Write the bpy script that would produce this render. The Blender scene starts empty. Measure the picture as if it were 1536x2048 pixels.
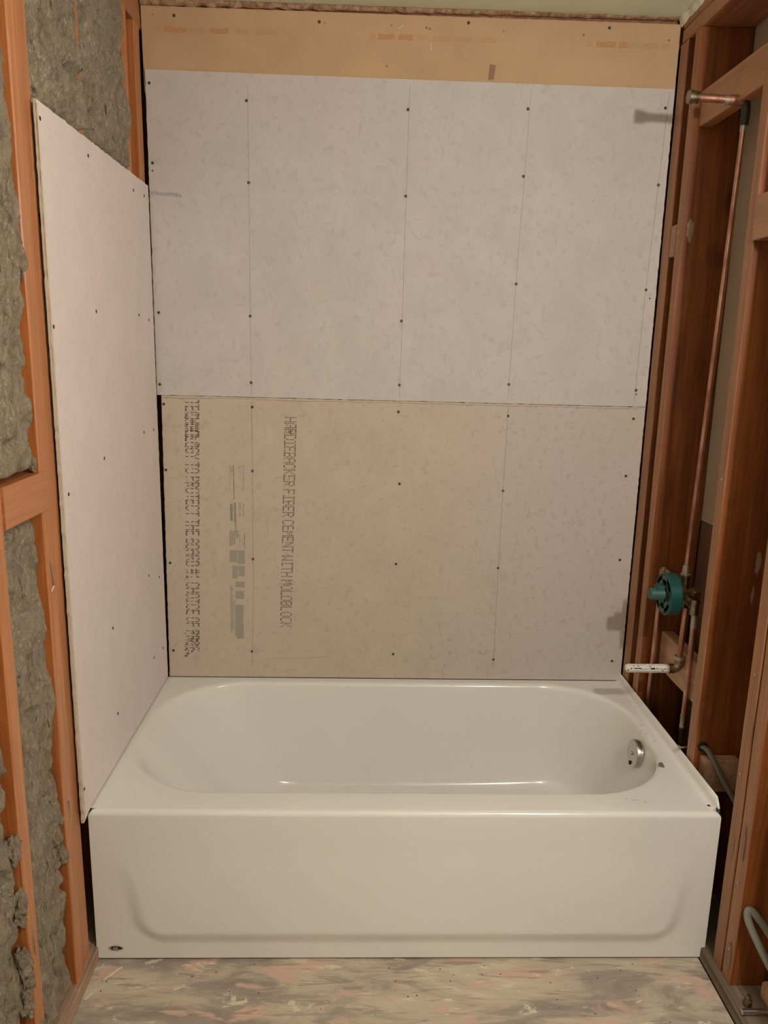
import bpy, bmesh, math, random
from mathutils import Vector, Matrix, noise
random.seed(7)
sc = bpy.context.scene
C = sc.collection

# ------------------------------------------------------------------ camera, light, exposure
CAM = Vector((0.63525, -1.64249, 1.50108)); YAW, PITCH, ROLL, FPX = 0.03108, -0.21084, 0.02239, 1531.087
fwd = Vector((math.sin(YAW)*math.cos(PITCH), math.cos(YAW)*math.cos(PITCH), math.sin(PITCH)))
rt = Vector((math.cos(YAW), -math.sin(YAW), 0)); up = rt.cross(fwd)
r2 = rt*math.cos(ROLL) + up*math.sin(ROLL); u2 = -rt*math.sin(ROLL) + up*math.cos(ROLL)
cd = bpy.data.cameras.new('camera'); cam = bpy.data.objects.new('camera', cd); C.objects.link(cam)
m = Matrix((r2, u2, -fwd)).transposed().to_4x4(); m.translation = CAM; cam.matrix_world = m
cd.sensor_fit = 'VERTICAL'; cd.sensor_height = 24; cd.lens = 24*FPX/2048; cd.clip_start = 0.02
sc.camera = cam
w = bpy.data.worlds.new('World'); sc.world = w; w.use_nodes = True
w.node_tree.nodes['Background'].inputs[0].default_value = (1.0, .93, .86, 1)
w.node_tree.nodes['Background'].inputs[1].default_value = 0.25
LAMP = Vector((1.47, -1.20, 1.885))
sc.view_settings.view_transform = 'Standard'; sc.view_settings.look = 'None'
sc.view_settings.gamma = 1; sc.view_settings.use_curve_mapping = False
sc.view_settings.exposure = -0.16
LAMP_W, FILL_W = 61.0, 8.0
LAMP_COL = (1.0, .935, .87)
def lamp(name, loc, watt, radius, col=LAMP_COL):
    d = bpy.data.lights.new(name, 'POINT'); d.energy = watt; d.shadow_soft_size = radius; d.color = col
    o = bpy.data.objects.new(name, d); o.location = loc; C.objects.link(o); return o

# ------------------------------------------------------------------ material helpers
def newmat(name, rough=.6, metal=0, spec=.5):
    mt = bpy.data.materials.new(name); mt.use_nodes = True
    nt = mt.node_tree; b = nt.nodes['Principled BSDF']
    b.inputs['Roughness'].default_value = rough; b.inputs['Metallic'].default_value = metal
    b.inputs['Specular IOR Level'].default_value = spec
    return mt, nt, b
def flat(name, col, rough=.6, metal=0, spec=.5):
    mt, nt, b = newmat(name, rough, metal, spec); b.inputs['Base Color'].default_value = (*col, 1); return mt
def coords(nt, scale):
    g = nt.nodes.new('ShaderNodeNewGeometry'); mp = nt.nodes.new('ShaderNodeMapping')
    mp.inputs['Scale'].default_value = scale; nt.links.new(g.outputs['Position'], mp.inputs['Vector']); return mp.outputs[0]
def nz(nt, scale, s=1.0, detail=4, rough=.55, dist=0):
    n = nt.nodes.new('ShaderNodeTexNoise'); n.inputs['Scale'].default_value = s; n.inputs['Detail'].default_value = detail
    n.inputs['Roughness'].default_value = rough; n.inputs['Distortion'].default_value = dist
    nt.links.new(coords(nt, scale), n.inputs['Vector']); return n.outputs[0]
def ramp(nt, fac, stops, interp='LINEAR'):
    r = nt.nodes.new('ShaderNodeValToRGB'); el = r.color_ramp.elements; r.color_ramp.interpolation = interp
    while len(el) < len(stops): el.new(.5)
    for e, (p, c) in zip(el, stops): e.position = p; e.color = (*c, 1) if len(c) == 3 else c
    nt.links.new(fac, r.inputs[0]); return r.outputs[0]
def mix(nt, fac, a, b, mode='MIX'):
    n = nt.nodes.new('ShaderNodeMix'); n.data_type = 'RGBA'; n.blend_type = mode
    for sock, v in ((n.inputs[0], fac), (n.inputs[6], a), (n.inputs[7], b)):
        if hasattr(v, 'is_output'): nt.links.new(v, sock)
        elif isinstance(v, (int, float)): sock.default_value = v
        else: sock.default_value = (*v, 1)
    return n.outputs[2]
def mask(nt, fac, lo, hi): return ramp(nt, fac, [(lo, (0, 0, 0)), (hi, (1, 1, 1))])
def bump(nt, b, h, strength=.3, dist=.002):
    n = nt.nodes.new('ShaderNodeBump'); n.inputs['Strength'].default_value = strength; n.inputs['Distance'].default_value = dist
    nt.links.new(h, n.inputs['Height']); nt.links.new(n.outputs[0], b.inputs['Normal'])

def wood(name, axis, dark, mid, light, rough=.55, knots=True, dirt=.35, dirtcol=(.50, .40, .32), face=None, fsign=1):
    mt, nt, b = newmat(name, rough)
    s = [38, 38, 38]; s[axis] = 1.3
    s2 = [160, 160, 160]; s2[axis] = 5
    s3 = [7, 7, 7]; s3[axis] = 2.2
    grain = nz(nt, s, 1, 4, .6, 1.2)
    col = ramp(nt, grain, [(.25, dark), (.5, mid), (.75, light)])
    fine = nz(nt, s2, 1, 2)
    col = mix(nt, .5, col, ramp(nt, fine, [(.3, (.62, .62, .62)), (.7, (1.2, 1.2, 1.2))]), 'MULTIPLY')
    blot = nz(nt, s3, 1, 3)
    col = mix(nt, .6, col, ramp(nt, blot, [(.3, (.60, .52, .46)), (.6, (1.12, 1.1, 1.08))]), 'MULTIPLY')
    if knots:
        k = nz(nt, (9, 9, 5), 1, 1, .3)
        col = mix(nt, mask(nt, k, .70, .78), col, tuple(c*.45 for c in dark))
    if dirt:
        d = mask(nt, nz(nt, (26, 26, 9), 1, 5, .7), .60, .74)
        dd = nt.nodes.new('ShaderNodeMath'); dd.operation = 'MULTIPLY'; dd.inputs[1].default_value = dirt
        nt.links.new(d, dd.inputs[0]); col = mix(nt, dd.outputs[0], col, dirtcol)
    if face:   # the nailing faces that lay under the old plaster are duller and dustier; the tone split also paints shade into the sides
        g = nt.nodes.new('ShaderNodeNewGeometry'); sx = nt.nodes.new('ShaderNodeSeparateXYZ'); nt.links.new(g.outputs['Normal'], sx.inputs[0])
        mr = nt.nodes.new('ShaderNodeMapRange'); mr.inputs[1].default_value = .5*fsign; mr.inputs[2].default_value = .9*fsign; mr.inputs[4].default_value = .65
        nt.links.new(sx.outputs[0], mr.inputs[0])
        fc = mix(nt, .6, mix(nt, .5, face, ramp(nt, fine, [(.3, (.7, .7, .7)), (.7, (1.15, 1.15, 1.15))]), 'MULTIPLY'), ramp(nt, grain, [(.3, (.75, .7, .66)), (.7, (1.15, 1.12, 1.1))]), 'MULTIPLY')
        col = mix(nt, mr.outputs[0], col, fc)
    nt.links.new(col, b.inputs['Base Color']); bump(nt, b, grain, .35, .0015)
    return mt
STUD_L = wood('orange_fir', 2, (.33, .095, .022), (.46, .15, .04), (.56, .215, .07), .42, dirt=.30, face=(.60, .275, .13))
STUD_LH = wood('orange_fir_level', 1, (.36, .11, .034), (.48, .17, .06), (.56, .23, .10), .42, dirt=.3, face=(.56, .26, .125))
STUD_R = wood('red_fir', 2, (.115, .027, .004), (.20, .055, .010), (.29, .095, .024), .5, dirt=.25, dirtcol=(.30, .19, .14), face=(.47, .245, .13), fsign=-1)  # side tones darkened to paint in the shade of the open stud bays
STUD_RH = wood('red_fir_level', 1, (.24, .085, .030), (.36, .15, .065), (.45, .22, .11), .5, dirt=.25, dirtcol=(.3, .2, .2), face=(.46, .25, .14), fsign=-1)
PALE = wood('pale_pine', 1, (.42, .22, .13), (.56, .33, .21), (.66, .42, .29), .6, knots=False, dirt=.15)
DUSTY = wood('dusty_sole_plate', 1, (.26, .15, .10), (.42, .28, .20), (.52, .40, .32), .7, dirt=.8)
DUSTY_R = wood('grey_sole_plate', 1, (.12, .075, .05), (.20, .145, .105), (.28, .22, .17), .75, dirt=.5, dirtcol=(.35, .29, .24))
DARKW = wood('dark_sheathing', 2, (.10, .045, .02), (.15, .07, .035), (.2, .10, .05), .8, dirt=0)

def board_mat(name, a, bcol, spot, pink, grey, amt=.5, gx=0.0):
    mt, nt, b = newmat(name, .78, 0, .3)
    n1 = nz(nt, (9, 9, 7), 1, 6, .65, .4); n2 = nz(nt, (46, 46, 38), 1, 4, .6, .6); n3 = nz(nt, (2.1, 2.1, 1.7), 1, 3)
    n4 = nz(nt, (420, 420, 420), 1, 2)
    col = mix(nt, ramp(nt, n1, [(.3, (0, 0, 0)), (.7, (1, 1, 1))]), a, bcol)
    if gx:
        g = nt.nodes.new('ShaderNodeNewGeometry'); sx = nt.nodes.new('ShaderNodeSeparateXYZ'); nt.links.new(g.outputs['Position'], sx.inputs[0])
        mr = nt.nodes.new('ShaderNodeMapRange'); mr.inputs[1].default_value = .75; mr.inputs[2].default_value = 1.3
        nt.links.new(sx.outputs[0], mr.inputs[0])
        col = mix(nt, mr.outputs[0], col, grey)
    col = mix(nt, mask(nt, n3, .45, .70), col, pink)
    sp = nt.nodes.new('ShaderNodeMath'); sp.operation = 'MULTIPLY'; sp.inputs[1].default_value = amt
    nt.links.new(mask(nt, n2, .54, .66), sp.inputs[0])
    col = mix(nt, sp.outputs[0], col, spot)
    col = mix(nt, .5, col, ramp(nt, n4, [(.3, (.88, .88, .88)), (.7, (1.1, 1.1, 1.1))]), 'MULTIPLY')
    nt.links.new(col, b.inputs['Base Color']); bump(nt, b, n4, .15, .0006)
    return mt
BOARD_UP = board_mat('pink_grey_cement', (.55, .505, .475), (.615, .57, .54), (.49, .445, .41), (.60, .525, .515), (.6, .58, .56), .6)
BOARD_LOW = board_mat('tan_cement', (.52, .435, .35), (.59, .495, .405), (.45, .365, .285), (.56, .47, .39), (.555, .485, .45), .6, 1)
BOARD_LEFT = board_mat('pale_pink_cement', (.76, .67, .635), (.82, .725, .69), (.70, .62, .575), (.82, .70, .69), (.6, .55, .5), .4)
BOARD_EDGE = flat('crumbled_cement_edge', (.55, .46, .36), .9, 0, .2)

mt, nt, b = newmat('kraft_gypsum_paper', .75, 0, .3)
n1 = nz(nt, (5, 5, 5), 1, 4); n2 = nz(nt, (300, 300, 300), 1, 2)
col = ramp(nt, n1, [(.3, (.49, .325, .185)), (.7, (.57, .385, .225))])
nt.links.new(mix(nt, .3, col, ramp(nt, n2, [(.3, (.85, .85, .85)), (.7, (1.1, 1.1, 1.1))]), 'MULTIPLY'), b.inputs['Base Color'])
KRAFT = mt
mt, nt, b = newmat('grey_gypsum_back', .8, 0, .2)
n1 = nz(nt, (4, 4, 4), 1, 4)
nt.links.new(ramp(nt, n1, [(.3, (.40, .31, .22)), (.7, (.46, .365, .265))]), b.inputs['Base Color']); GYP_BACK = mt
mt, nt, b = newmat('torn_gypsum', .9, 0, .2)
n1 = nz(nt, (60, 60, 60), 1, 5, .7)
nt.links.new(ramp(nt, n1, [(.3, (.16, .08, .04)), (.5, (.36, .21, .12)), (.72, (.55, .42, .28))]), b.inputs['Base Color']); bump(nt, b, n1, .8, .004); TORN = mt
mt, nt, b = newmat('green_ceiling_paint', .6, 0, .3)
n1 = nz(nt, (3, 3, 3), 1, 3)
nt.links.new(ramp(nt, n1, [(.3, (.66, .69, .52)), (.7, (.72, .745, .57))]), b.inputs['Base Color']); CEILM = mt
PAINT = flat('cream_wall_paint', (.66, .63, .56), .6)

mt, nt, b = newmat('white_enamel', .17, 0, .55)
n1 = nz(nt, (2.0, 2.0, 2.0), 1, 3); n2 = nz(nt, (24, 24, 24), 1, 5, .7)
col = ramp(nt, n1, [(.3, (.79, .775, .735)), (.7, (.82, .80, .765))])
sc2 = nt.nodes.new('ShaderNodeMath'); sc2.operation = 'MULTIPLY'; sc2.inputs[1].default_value = .25
nt.links.new(mask(nt, n2, .66, .76), sc2.inputs[0]); col = mix(nt, sc2.outputs[0], col, (.62, .57, .52))
nt.links.new(col, b.inputs['Base Color'])
nt.links.new(ramp(nt, n2, [(.4, (.14, .14, .14)), (.8, (.30, .30, .30))]), b.inputs['Roughness'])
ENAMEL = mt

mt, nt, b = newmat('patched_subfloor', .7, 0, .35)
base = nz(nt, (3.0, 9, 4), 1, 6, .65, .8); st = nz(nt, (7, 55, 9), 1, 4, .6, 1.0); pk = nz(nt, (6, 16, 5), 1, 4, .6, .5)
fl = nz(nt, (90, 120, 90), 1, 2); wh = nz(nt, (11, 30, 8), 1, 5, .7, .6)
col = ramp(nt, base, [(.32, (.26, .215, .18)), (.46, (.38, .32, .27)), (.54, (.52, .44, .34)), (.70, (.66, .58, .46))])
col = mix(nt, mask(nt, pk, .56, .62), col, (.62, .43, .35))
stm = nt.nodes.new('ShaderNodeMath'); stm.operation = 'MULTIPLY'; stm.inputs[1].default_value = .75
nt.links.new(mask(nt, st, .56, .63), stm.inputs[0]); col = mix(nt, stm.outputs[0], col, (.32, .26, .21))
col = mix(nt, mask(nt, wh, .60, .64), col, (.68, .60, .47))
col = mix(nt, mask(nt, fl, .80, .86), col, (.12, .09, .07))
nt.links.new(col, b.inputs['Base Color']); bump(nt, b, st, .5, .003); FLOORM = mt

mt, nt, b = newmat('mineral_wool', .95, 0, .1)
n1 = nz(nt, (14, 30, 18), 1, 6, .7, .8); n2 = nz(nt, (120, 160, 80), 1, 5, .75, 1.5); n3 = nz(nt, (34, 40, 15), 1, 4, .6, 1.2)
col = ramp(nt, n1, [(.28, (.44, .345, .25)), (.5, (.60, .49, .365)), (.75, (.74, .64, .50))])
col = mix(nt, .7, col, ramp(nt, n2, [(.3, (.58, .55, .50)), (.62, (1.15, 1.15, 1.13))]), 'MULTIPLY')
dk = nt.nodes.new('ShaderNodeMath'); dk.operation = 'MULTIPLY'; dk.inputs[1].default_value = .8
nt.links.new(mask(nt, n3, .62, .70), dk.inputs[0]); col = mix(nt, dk.outputs[0], col, (.12, .085, .05))
nt.links.new(col, b.inputs['Base Color']); bump(nt, b, n2, 1.0, .014); WOOL = mt

mt, nt, b = newmat('old_copper', .32, 1)
n1 = nz(nt, (40, 40, 14), 1, 4)
nt.links.new(ramp(nt, n1, [(.3, (.36, .17, .11)), (.55, (.56, .30, .21)), (.75, (.72, .46, .36))]), b.inputs['Base Color'])
nt.links.new(ramp(nt, n1, [(.3, (.60, .60, .60)), (.7, (.36, .36, .36))]), b.inputs['Roughness']); COPPER = mt
mt, nt, b = newmat('tarnished_brass', .4, 1)
n1 = nz(nt, (60, 60, 60), 1, 4)
nt.links.new(ramp(nt, n1, [(.3, (.18, .12, .075)), (.6, (.40, .32, .22)), (.8, (.60, .54, .44))]), b.inputs['Base Color']); BRASS = mt
SOLDER = flat('solder', (.50, .44, .38), .45, .8)
NICKEL = flat('chrome', (.55, .53, .50), .24, 1)
GREEN = flat('green_plastic', (.008, .068, .058), .38)
GREEN2 = flat('green_plastic_knob', (.026, .088, .078), .5)
BLACK = flat('black_void', (.01, .008, .006), .8)
WHITE = flat('white_sealant', (.74, .70, .64), .55)
STEEL = flat('galvanised_steel', (.6, .58, .55), .3, 1)
SCREW = flat('coated_screw', (.045, .055, .045), .5, .3)
CABLE = flat('grey_cable_jacket', (.17, .155, .125), .6)
INK = flat('dot_print_ink', (.13, .07, .06), .8)
INK_FAINT = flat('faded_print', (.36, .33, .27), .85, 0, .2)
INK_GREY = flat('grey_stamp', (.30, .27, .22), .85, 0, .2)
ORANGE = flat('orange_print', (.52, .25, .12), .85, 0, .2)
ORANGE2 = flat('faint_orange_print', (.52, .32, .17), .85, 0, .2)
PENCIL = flat('pencil_line', (.33, .27, .235), .9, 0, .2)
BLUE = flat('blue_chalk', (.30, .36, .44), .9, 0, .2)
GREENINK = flat('faint_green_mark', (.38, .39, .27), .9, 0, .2)
CHIP = flat('chip_grey', (.20, .18, .16), .7)

# ------------------------------------------------------------------ object helpers
def empty(name, loc, label=None, cat=None, group=None, kind=None):
    o = bpy.data.objects.new(name, None); C.objects.link(o); o.location = loc; o.empty_display_size = .05
    return tag(o, label, cat, group, kind)
def tag(o, label=None, cat=None, group=None, kind=None):
    for k, v in (('label', label), ('category', cat), ('group', group), ('kind', kind)):
        if v: o[k] = v
    return o
bpy.context.view_layer.update()
def link(name, bm, mats, parent=None, smooth=False):
    """world-space bmesh -> object whose origin is the bottom centre of its box"""
    bmesh.ops.recalc_face_normals(bm, faces=bm.faces)
    lo = Vector((min(v.co[i] for v in bm.verts) for i in range(3))); hi = Vector((max(v.co[i] for v in bm.verts) for i in range(3)))
    org = Vector(((lo.x+hi.x)/2, (lo.y+hi.y)/2, lo.z))
    bmesh.ops.translate(bm, verts=bm.verts, vec=-org)
    me = bpy.data.meshes.new(name); bm.to_mesh(me); bm.free()
    if not isinstance(mats, (list, tuple)): mats = [mats]
    for x in mats: me.materials.append(x)
    if smooth:
        for p in me.polygons: p.use_smooth = True
    o = bpy.data.objects.new(name, me); C.objects.link(o)
    if parent:
        po = Vector((0, 0, 0)); q = parent
        while q: po += q.location; q = q.parent
        o.parent = parent; o.location = org - po
    else: o.location = org
    return o
def wpos(o):
    p = Vector((0, 0, 0))
    while o: p += o.location; o = o.parent
    return p
def autosmooth(o, ang=35):
    me = o.data
    for p in me.polygons: p.use_smooth = True
    bm = bmesh.new(); bm.from_mesh(me)
    for e in bm.edges:
        if len(e.link_faces) == 2 and e.calc_face_angle(0) > math.radians(ang): e.smooth = False
    bm.to_mesh(me); bm.free(); return o
def bx(bm, x0, x1, y0, y1, z0, z1, mi=0):
    vs = [bm.verts.new((x, y, z)) for z in (z0, z1) for x, y in ((x0, y0), (x1, y0), (x1, y1), (x0, y1))]
    fs = []
    for f in ((0, 3, 2, 1), (4, 5, 6, 7), (0, 1, 5, 4), (1, 2, 6, 5), (2, 3, 7, 6), (3, 0, 4, 7)):
        q = bm.faces.new([vs[i] for i in f]); q.material_index = mi; fs.append(q)
    return vs
def lumber(name, x0, x1, y0, y1, z0, z1, mat, parent, axis=2, seg=14, wob=.0012, ch=.0025, label=None):
    """a sawn timber: chamfered section swept along its axis with a slight waviness"""
    lo = [x0, y0, z0]; hi = [x1, y1, z1]; a = [i for i in range(3) if i != axis]
    L0, L1 = lo[axis], hi[axis]
    sec = []
    for (i, j, di, dj) in ((0, 0, 1, 0), (1, 0, -1, 0), (1, 0, 0, 1), (1, 1, 0, -1), (1, 1, -1, 0), (0, 1, 1, 0), (0, 1, 0, -1), (0, 0, 0, 1)):
        sec.append(((hi if i else lo)[a[0]] + di*ch, (hi if j else lo)[a[1]] + dj*ch))
    bm = bmesh.new(); rings = []
    for k in range(seg+1):
        t = L0 + (L1-L0)*k/seg; r = []
        for s, (p, q) in enumerate(sec):
            n = noise.noise_vector(Vector((p*9+s*.7, q*9, t*5+x0*13)))
            co = [0, 0, 0]; co[a[0]] = p + n.x*wob; co[a[1]] = q + n.y*wob; co[axis] = t
            r.append(bm.verts.new(co))
        rings.append(r)
    for k in range(seg):
        for s in range(8):
            bm.faces.new((rings[k][s], rings[k][(s+1) % 8], rings[k+1][(s+1) % 8], rings[k+1][s]))
    bm.faces.new(rings[0]); bm.faces.new(rings[-1])
    o = link(name, bm, mat, parent)
    if label: o['label'] = label
    return o
def catmull(pts, n=8):
    pts = [Vector(p) for p in pts]; P = [pts[0]*2-pts[1]] + pts + [pts[-1]*2-pts[-2]]; out = []
    for i in range(1, len(P)-2):
        for k in range(n):
            t = k/n; a, b_, c, d = P[i-1], P[i], P[i+1], P[i+2]
            out.append(.5*((2*b_)+(c-a)*t+(2*a-5*b_+4*c-d)*t*t+(3*b_-a-3*c+d)*t**3))
    out.append(pts[-1]); return out
def tube(bm, pts, r, n=14, mi=0, flatx=None, caps=True):
    """r may be a list; flatx=(vector, ratio) flattens the section"""
    pts = [Vector(p) for p in pts]; rs = r if isinstance(r, (list, tuple)) else [r]*len(pts)
    t0 = (pts[1]-pts[0]).normalized(); ref = Vector((0, 0, 1)) if abs(t0.z) < .9 else Vector((0, 1, 0))
    u = t0.cross(ref).normalized(); rings = []
    for i, p in enumerate(pts):
        t = ((pts[min(i+1, len(pts)-1)]) - pts[max(i-1, 0)]).normalized()
        u = (u - t*u.dot(t)).normalized(); v = t.cross(u)
        ru, rv = rs[i], rs[i]*(flatx or 1)
        rings.append([bm.verts.new(p + u*ru*math.cos(2*math.pi*k/n) + v*rv*math.sin(2*math.pi*k/n)) for k in range(n)])
    for i in range(len(rings)-1):
        for k in range(n):
            f = bm.faces.new((rings[i][k], rings[i][(k+1) % n], rings[i+1][(k+1) % n], rings[i+1][k])); f.material_index = mi
    if caps:
        for q in (rings[0], rings[-1]):
            f = bm.faces.new(q); f.material_index = mi
def tubeobj(name, pts, r, mat, parent=None, n=16, flatx=None, label=None):
    bm = bmesh.new(); tube(bm, pts, r, n, 0, flatx); o = autosmooth(link(name, bm, mat, parent))
    if label: o['label'] = label
    return o
def lathe_x(name, c, prof, mat, parent, n=40, label=None):
    """prof: (dx, radius) along -x axis direction from c"""
    bm = bmesh.new(); c = Vector(c)
    rings = [[bm.verts.new(c + Vector((d, r*math.cos(2*math.pi*k/n), r*math.sin(2*math.pi*k/n)))) for k in range(n)] for d, r in prof]
    for i in range(len(rings)-1):
        for k in range(n): bm.faces.new((rings[i][k], rings[i][(k+1) % n], rings[i+1][(k+1) % n], rings[i+1][k]))
    bm.faces.new(rings[0]); bm.faces.new(rings[-1])
    o = autosmooth(link(name, bm, mat, parent))
    if label: o['label'] = label
    return o

W, D, H = 1.524, .762, .4126
CE = 2.44
# ------------------------------------------------------------------ floor and ceiling
bm = bmesh.new(); bx(bm, -.02, 1.512, -3.0, .86, -.02, 0); tag(link('floor', bm, FLOORM), kind='structure')
bm = bmesh.new(); bx(bm, -.16, 1.70, -3.0, .86, CE, CE+.013); tag(link('ceiling', bm, CEILM), kind='structure')
bm = bmesh.new(); bx(bm, -.20, 1.80, -3.1, .95, -.06, -.021); tag(link('subfloor', bm, DARKW), kind='structure')

# ------------------------------------------------------------------ left wall framing
wl = empty('wall_left', (-.09, 0, 0), kind='structure')
XL = -.006
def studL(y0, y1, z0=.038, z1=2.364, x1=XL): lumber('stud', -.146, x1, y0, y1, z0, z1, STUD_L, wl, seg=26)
studL(-.114, -.068); studL(-.0625, -.018, x1=XL-.005)
studL(-.325, -.285); studL(-.735, -.695); studL(.212, .252); studL(.585, .625); studL(.700, .751)
lumber('sole_plate', -.146, .004, -3.0, .86, 0, .038, DUSTY, wl, axis=1, seg=30)
lumber('top_plate', -.146, XL, -3.0, .86, 2.364, 2.401, STUD_LH, wl, axis=1, seg=30)
lumber('top_plate', -.146, XL-.002, -3.0, .86, 2.403, 2.439, STUD_LH, wl, axis=1, seg=30)
lumber('blocking', -.055, XL+.004, -.284, -.092, 1.163, 1.243, STUD_LH, wl, axis=1, seg=8)
bm = bmesh.new(); bx(bm, -.165, -.150, -3.0, .86, 0, 2.44); link('sheathing', bm, DARKW, wl)
bm = bmesh.new(); bx(bm, -.004, .010, -3.0, -.74, .04, 2.435); link('drywall_panel', bm, PAINT, wl)
for k in range(9):   # exposed nail heads on the left studs
    y, z = random.choice([(-.09, .5), (-.09, 1.0), (-.305, .3), (-.09, 1.6), (-.045, 2.0), (-.305, .9), (-.09, .9)])
    bm = bmesh.new(); tube(bm, [(XL-.002, y+random.uniform(-.012, .012), z+random.uniform(-.1, .1))]*1 + [(XL+.002, y, z)], .0016, 6)
    link('nail_head', bm, STEEL, wl)

# ------------------------------------------------------------------ right wall framing
wr = empty('wall_right', (1.60, 0, 0), kind='structure')
XR = 1.53
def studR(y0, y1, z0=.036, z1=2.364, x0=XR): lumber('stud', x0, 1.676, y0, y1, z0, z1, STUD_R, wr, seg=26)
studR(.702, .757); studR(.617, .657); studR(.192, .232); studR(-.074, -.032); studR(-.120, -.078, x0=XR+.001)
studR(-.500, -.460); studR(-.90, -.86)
lumber('sole_plate', 1.514, 1.676, -3.0, .86, 0, .035, DUSTY_R, wr, axis=1, seg=30)
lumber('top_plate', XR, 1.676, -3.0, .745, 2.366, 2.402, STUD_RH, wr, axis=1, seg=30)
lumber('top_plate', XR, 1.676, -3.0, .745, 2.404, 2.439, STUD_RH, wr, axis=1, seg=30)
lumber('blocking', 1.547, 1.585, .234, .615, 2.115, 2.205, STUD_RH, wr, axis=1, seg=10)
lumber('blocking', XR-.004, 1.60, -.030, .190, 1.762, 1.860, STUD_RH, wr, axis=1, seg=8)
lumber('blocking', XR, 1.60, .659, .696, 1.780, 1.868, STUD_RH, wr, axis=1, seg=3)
lumber('blocking', 1.590, 1.628, .234, .614, .530, .648, PALE, wr, axis=1, seg=12, wob=.003, label='pale sawn block')
lumber('blocking', 1.548, 1.640, .155, .190, .375, .462, PALE, wr, axis=0, seg=4, wob=.004, label='pale rough block under the cable hole')
bm = bmesh.new(); bx(bm, 1.678, 1.690, -1.2, .86, 1.010, 2.44); link('drywall_panel', bm, GYP_BACK, wr)
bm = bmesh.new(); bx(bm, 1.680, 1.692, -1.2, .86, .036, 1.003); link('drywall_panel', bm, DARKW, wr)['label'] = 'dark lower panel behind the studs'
bm = bmesh.new(); bx(bm, 1.516, 1.529, -3.0, -.88, .04, 2.435); link('drywall_panel', bm, PAINT, wr)['label'] = 'painted panel'
# round boss of dried patching and the hole for the cable in the second stud
bm = bmesh.new(); tube(bm, [(1.552, .1905, .486), (1.552, .1885, .486)], .014, 20); link('cable_hole', bm, BLACK, wr)
for (y, z) in ((.64, 1.84), (.634, 1.80), (.21, 1.2), (-.05, .55), (-.1, .3), (-.055, .8), (-.1, .12), (.637, 2.16)):
    bm = bmesh.new(); tube(bm, [(XR+.002, y, z), (XR-.0025, y, z)], .003, 8); link('nail_head', bm, STEEL, wr)

def smear(c, rx, rz, mat, parent, axis, sd):
    bm = bmesh.new(); n = 26; vs = []
    for k in range(n):
        t = 2*math.pi*k/n; q = 1+.5*noise.noise(Vector((math.cos(t)*2+sd, math.sin(t)*2, sd)))+.2*noise.noise(Vector((math.cos(t)*7, math.sin(t)*7, sd)))
        a, b_ = rx*q*math.cos(t), rz*q*math.sin(t)
        vs.append((c[0], c[1]+a, c[2]+b_) if axis == 0 else (c[0]+a, c[1], c[2]+b_))
    ce = bm.verts.new((c[0]-(.0008 if axis == 0 else 0), c[1]-(.0008 if axis == 1 else 0), c[2])); V = [bm.verts.new(v) for v in vs]
    for k in range(n): bm.faces.new((V[k], V[(k+1) % n], ce))
    return link('putty_smear', bm, mat, parent)
PUTTY = flat('dry_putty', (.30, .19, .13), .8)
smear((1.552, .6155, 1.845), .010, .030, PUTTY, wr, 1, 3); smear((1.638, .1905, .99), .007, .030, PUTTY, wr, 1, 8); smear((1.634, .1905, .905), .004, .024, PUTTY, wr, 1, 5)
smear((1.5293, -.10, .40), .006, .045, PUTTY, wr, 0, 11); smear((1.5293, -.055, .36), .007, .030, PUTTY, wr, 0, 13); smear((1.5293, -.10, .10), .012, .04, PUTTY, wr, 0, 17)
smear((1.5293, .735, 2.02), .006, .06, PUTTY, wr, 0, 19)

# ------------------------------------------------------------------ back wall framing, behind the boards
wb = empty('wall_back', (.76, .80, 0), kind='structure')
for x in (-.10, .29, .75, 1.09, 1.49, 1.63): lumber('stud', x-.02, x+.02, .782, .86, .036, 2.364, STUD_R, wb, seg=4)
lumber('sole_plate', -.16, 1.69, .782, .86, 0, .036, DUSTY, wb, axis=0, seg=4)
lumber('top_plate', -.16, 1.69, .782, .86, 2.366, 2.439, STUD_RH, wb, axis=0, seg=4)
bm = bmesh.new(); bx(bm, -.165, 1.695, .862, .875, 0, 2.44); link('sheathing', bm, DARKW, wb)
# ------------------------------------------------------------------ room behind the camera
bm = bmesh.new(); bx(bm, -.16, 1.70, -3.02, -3.005, 0, 2.44); tag(link('wall_front', bm, PAINT), kind='structure')

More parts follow.
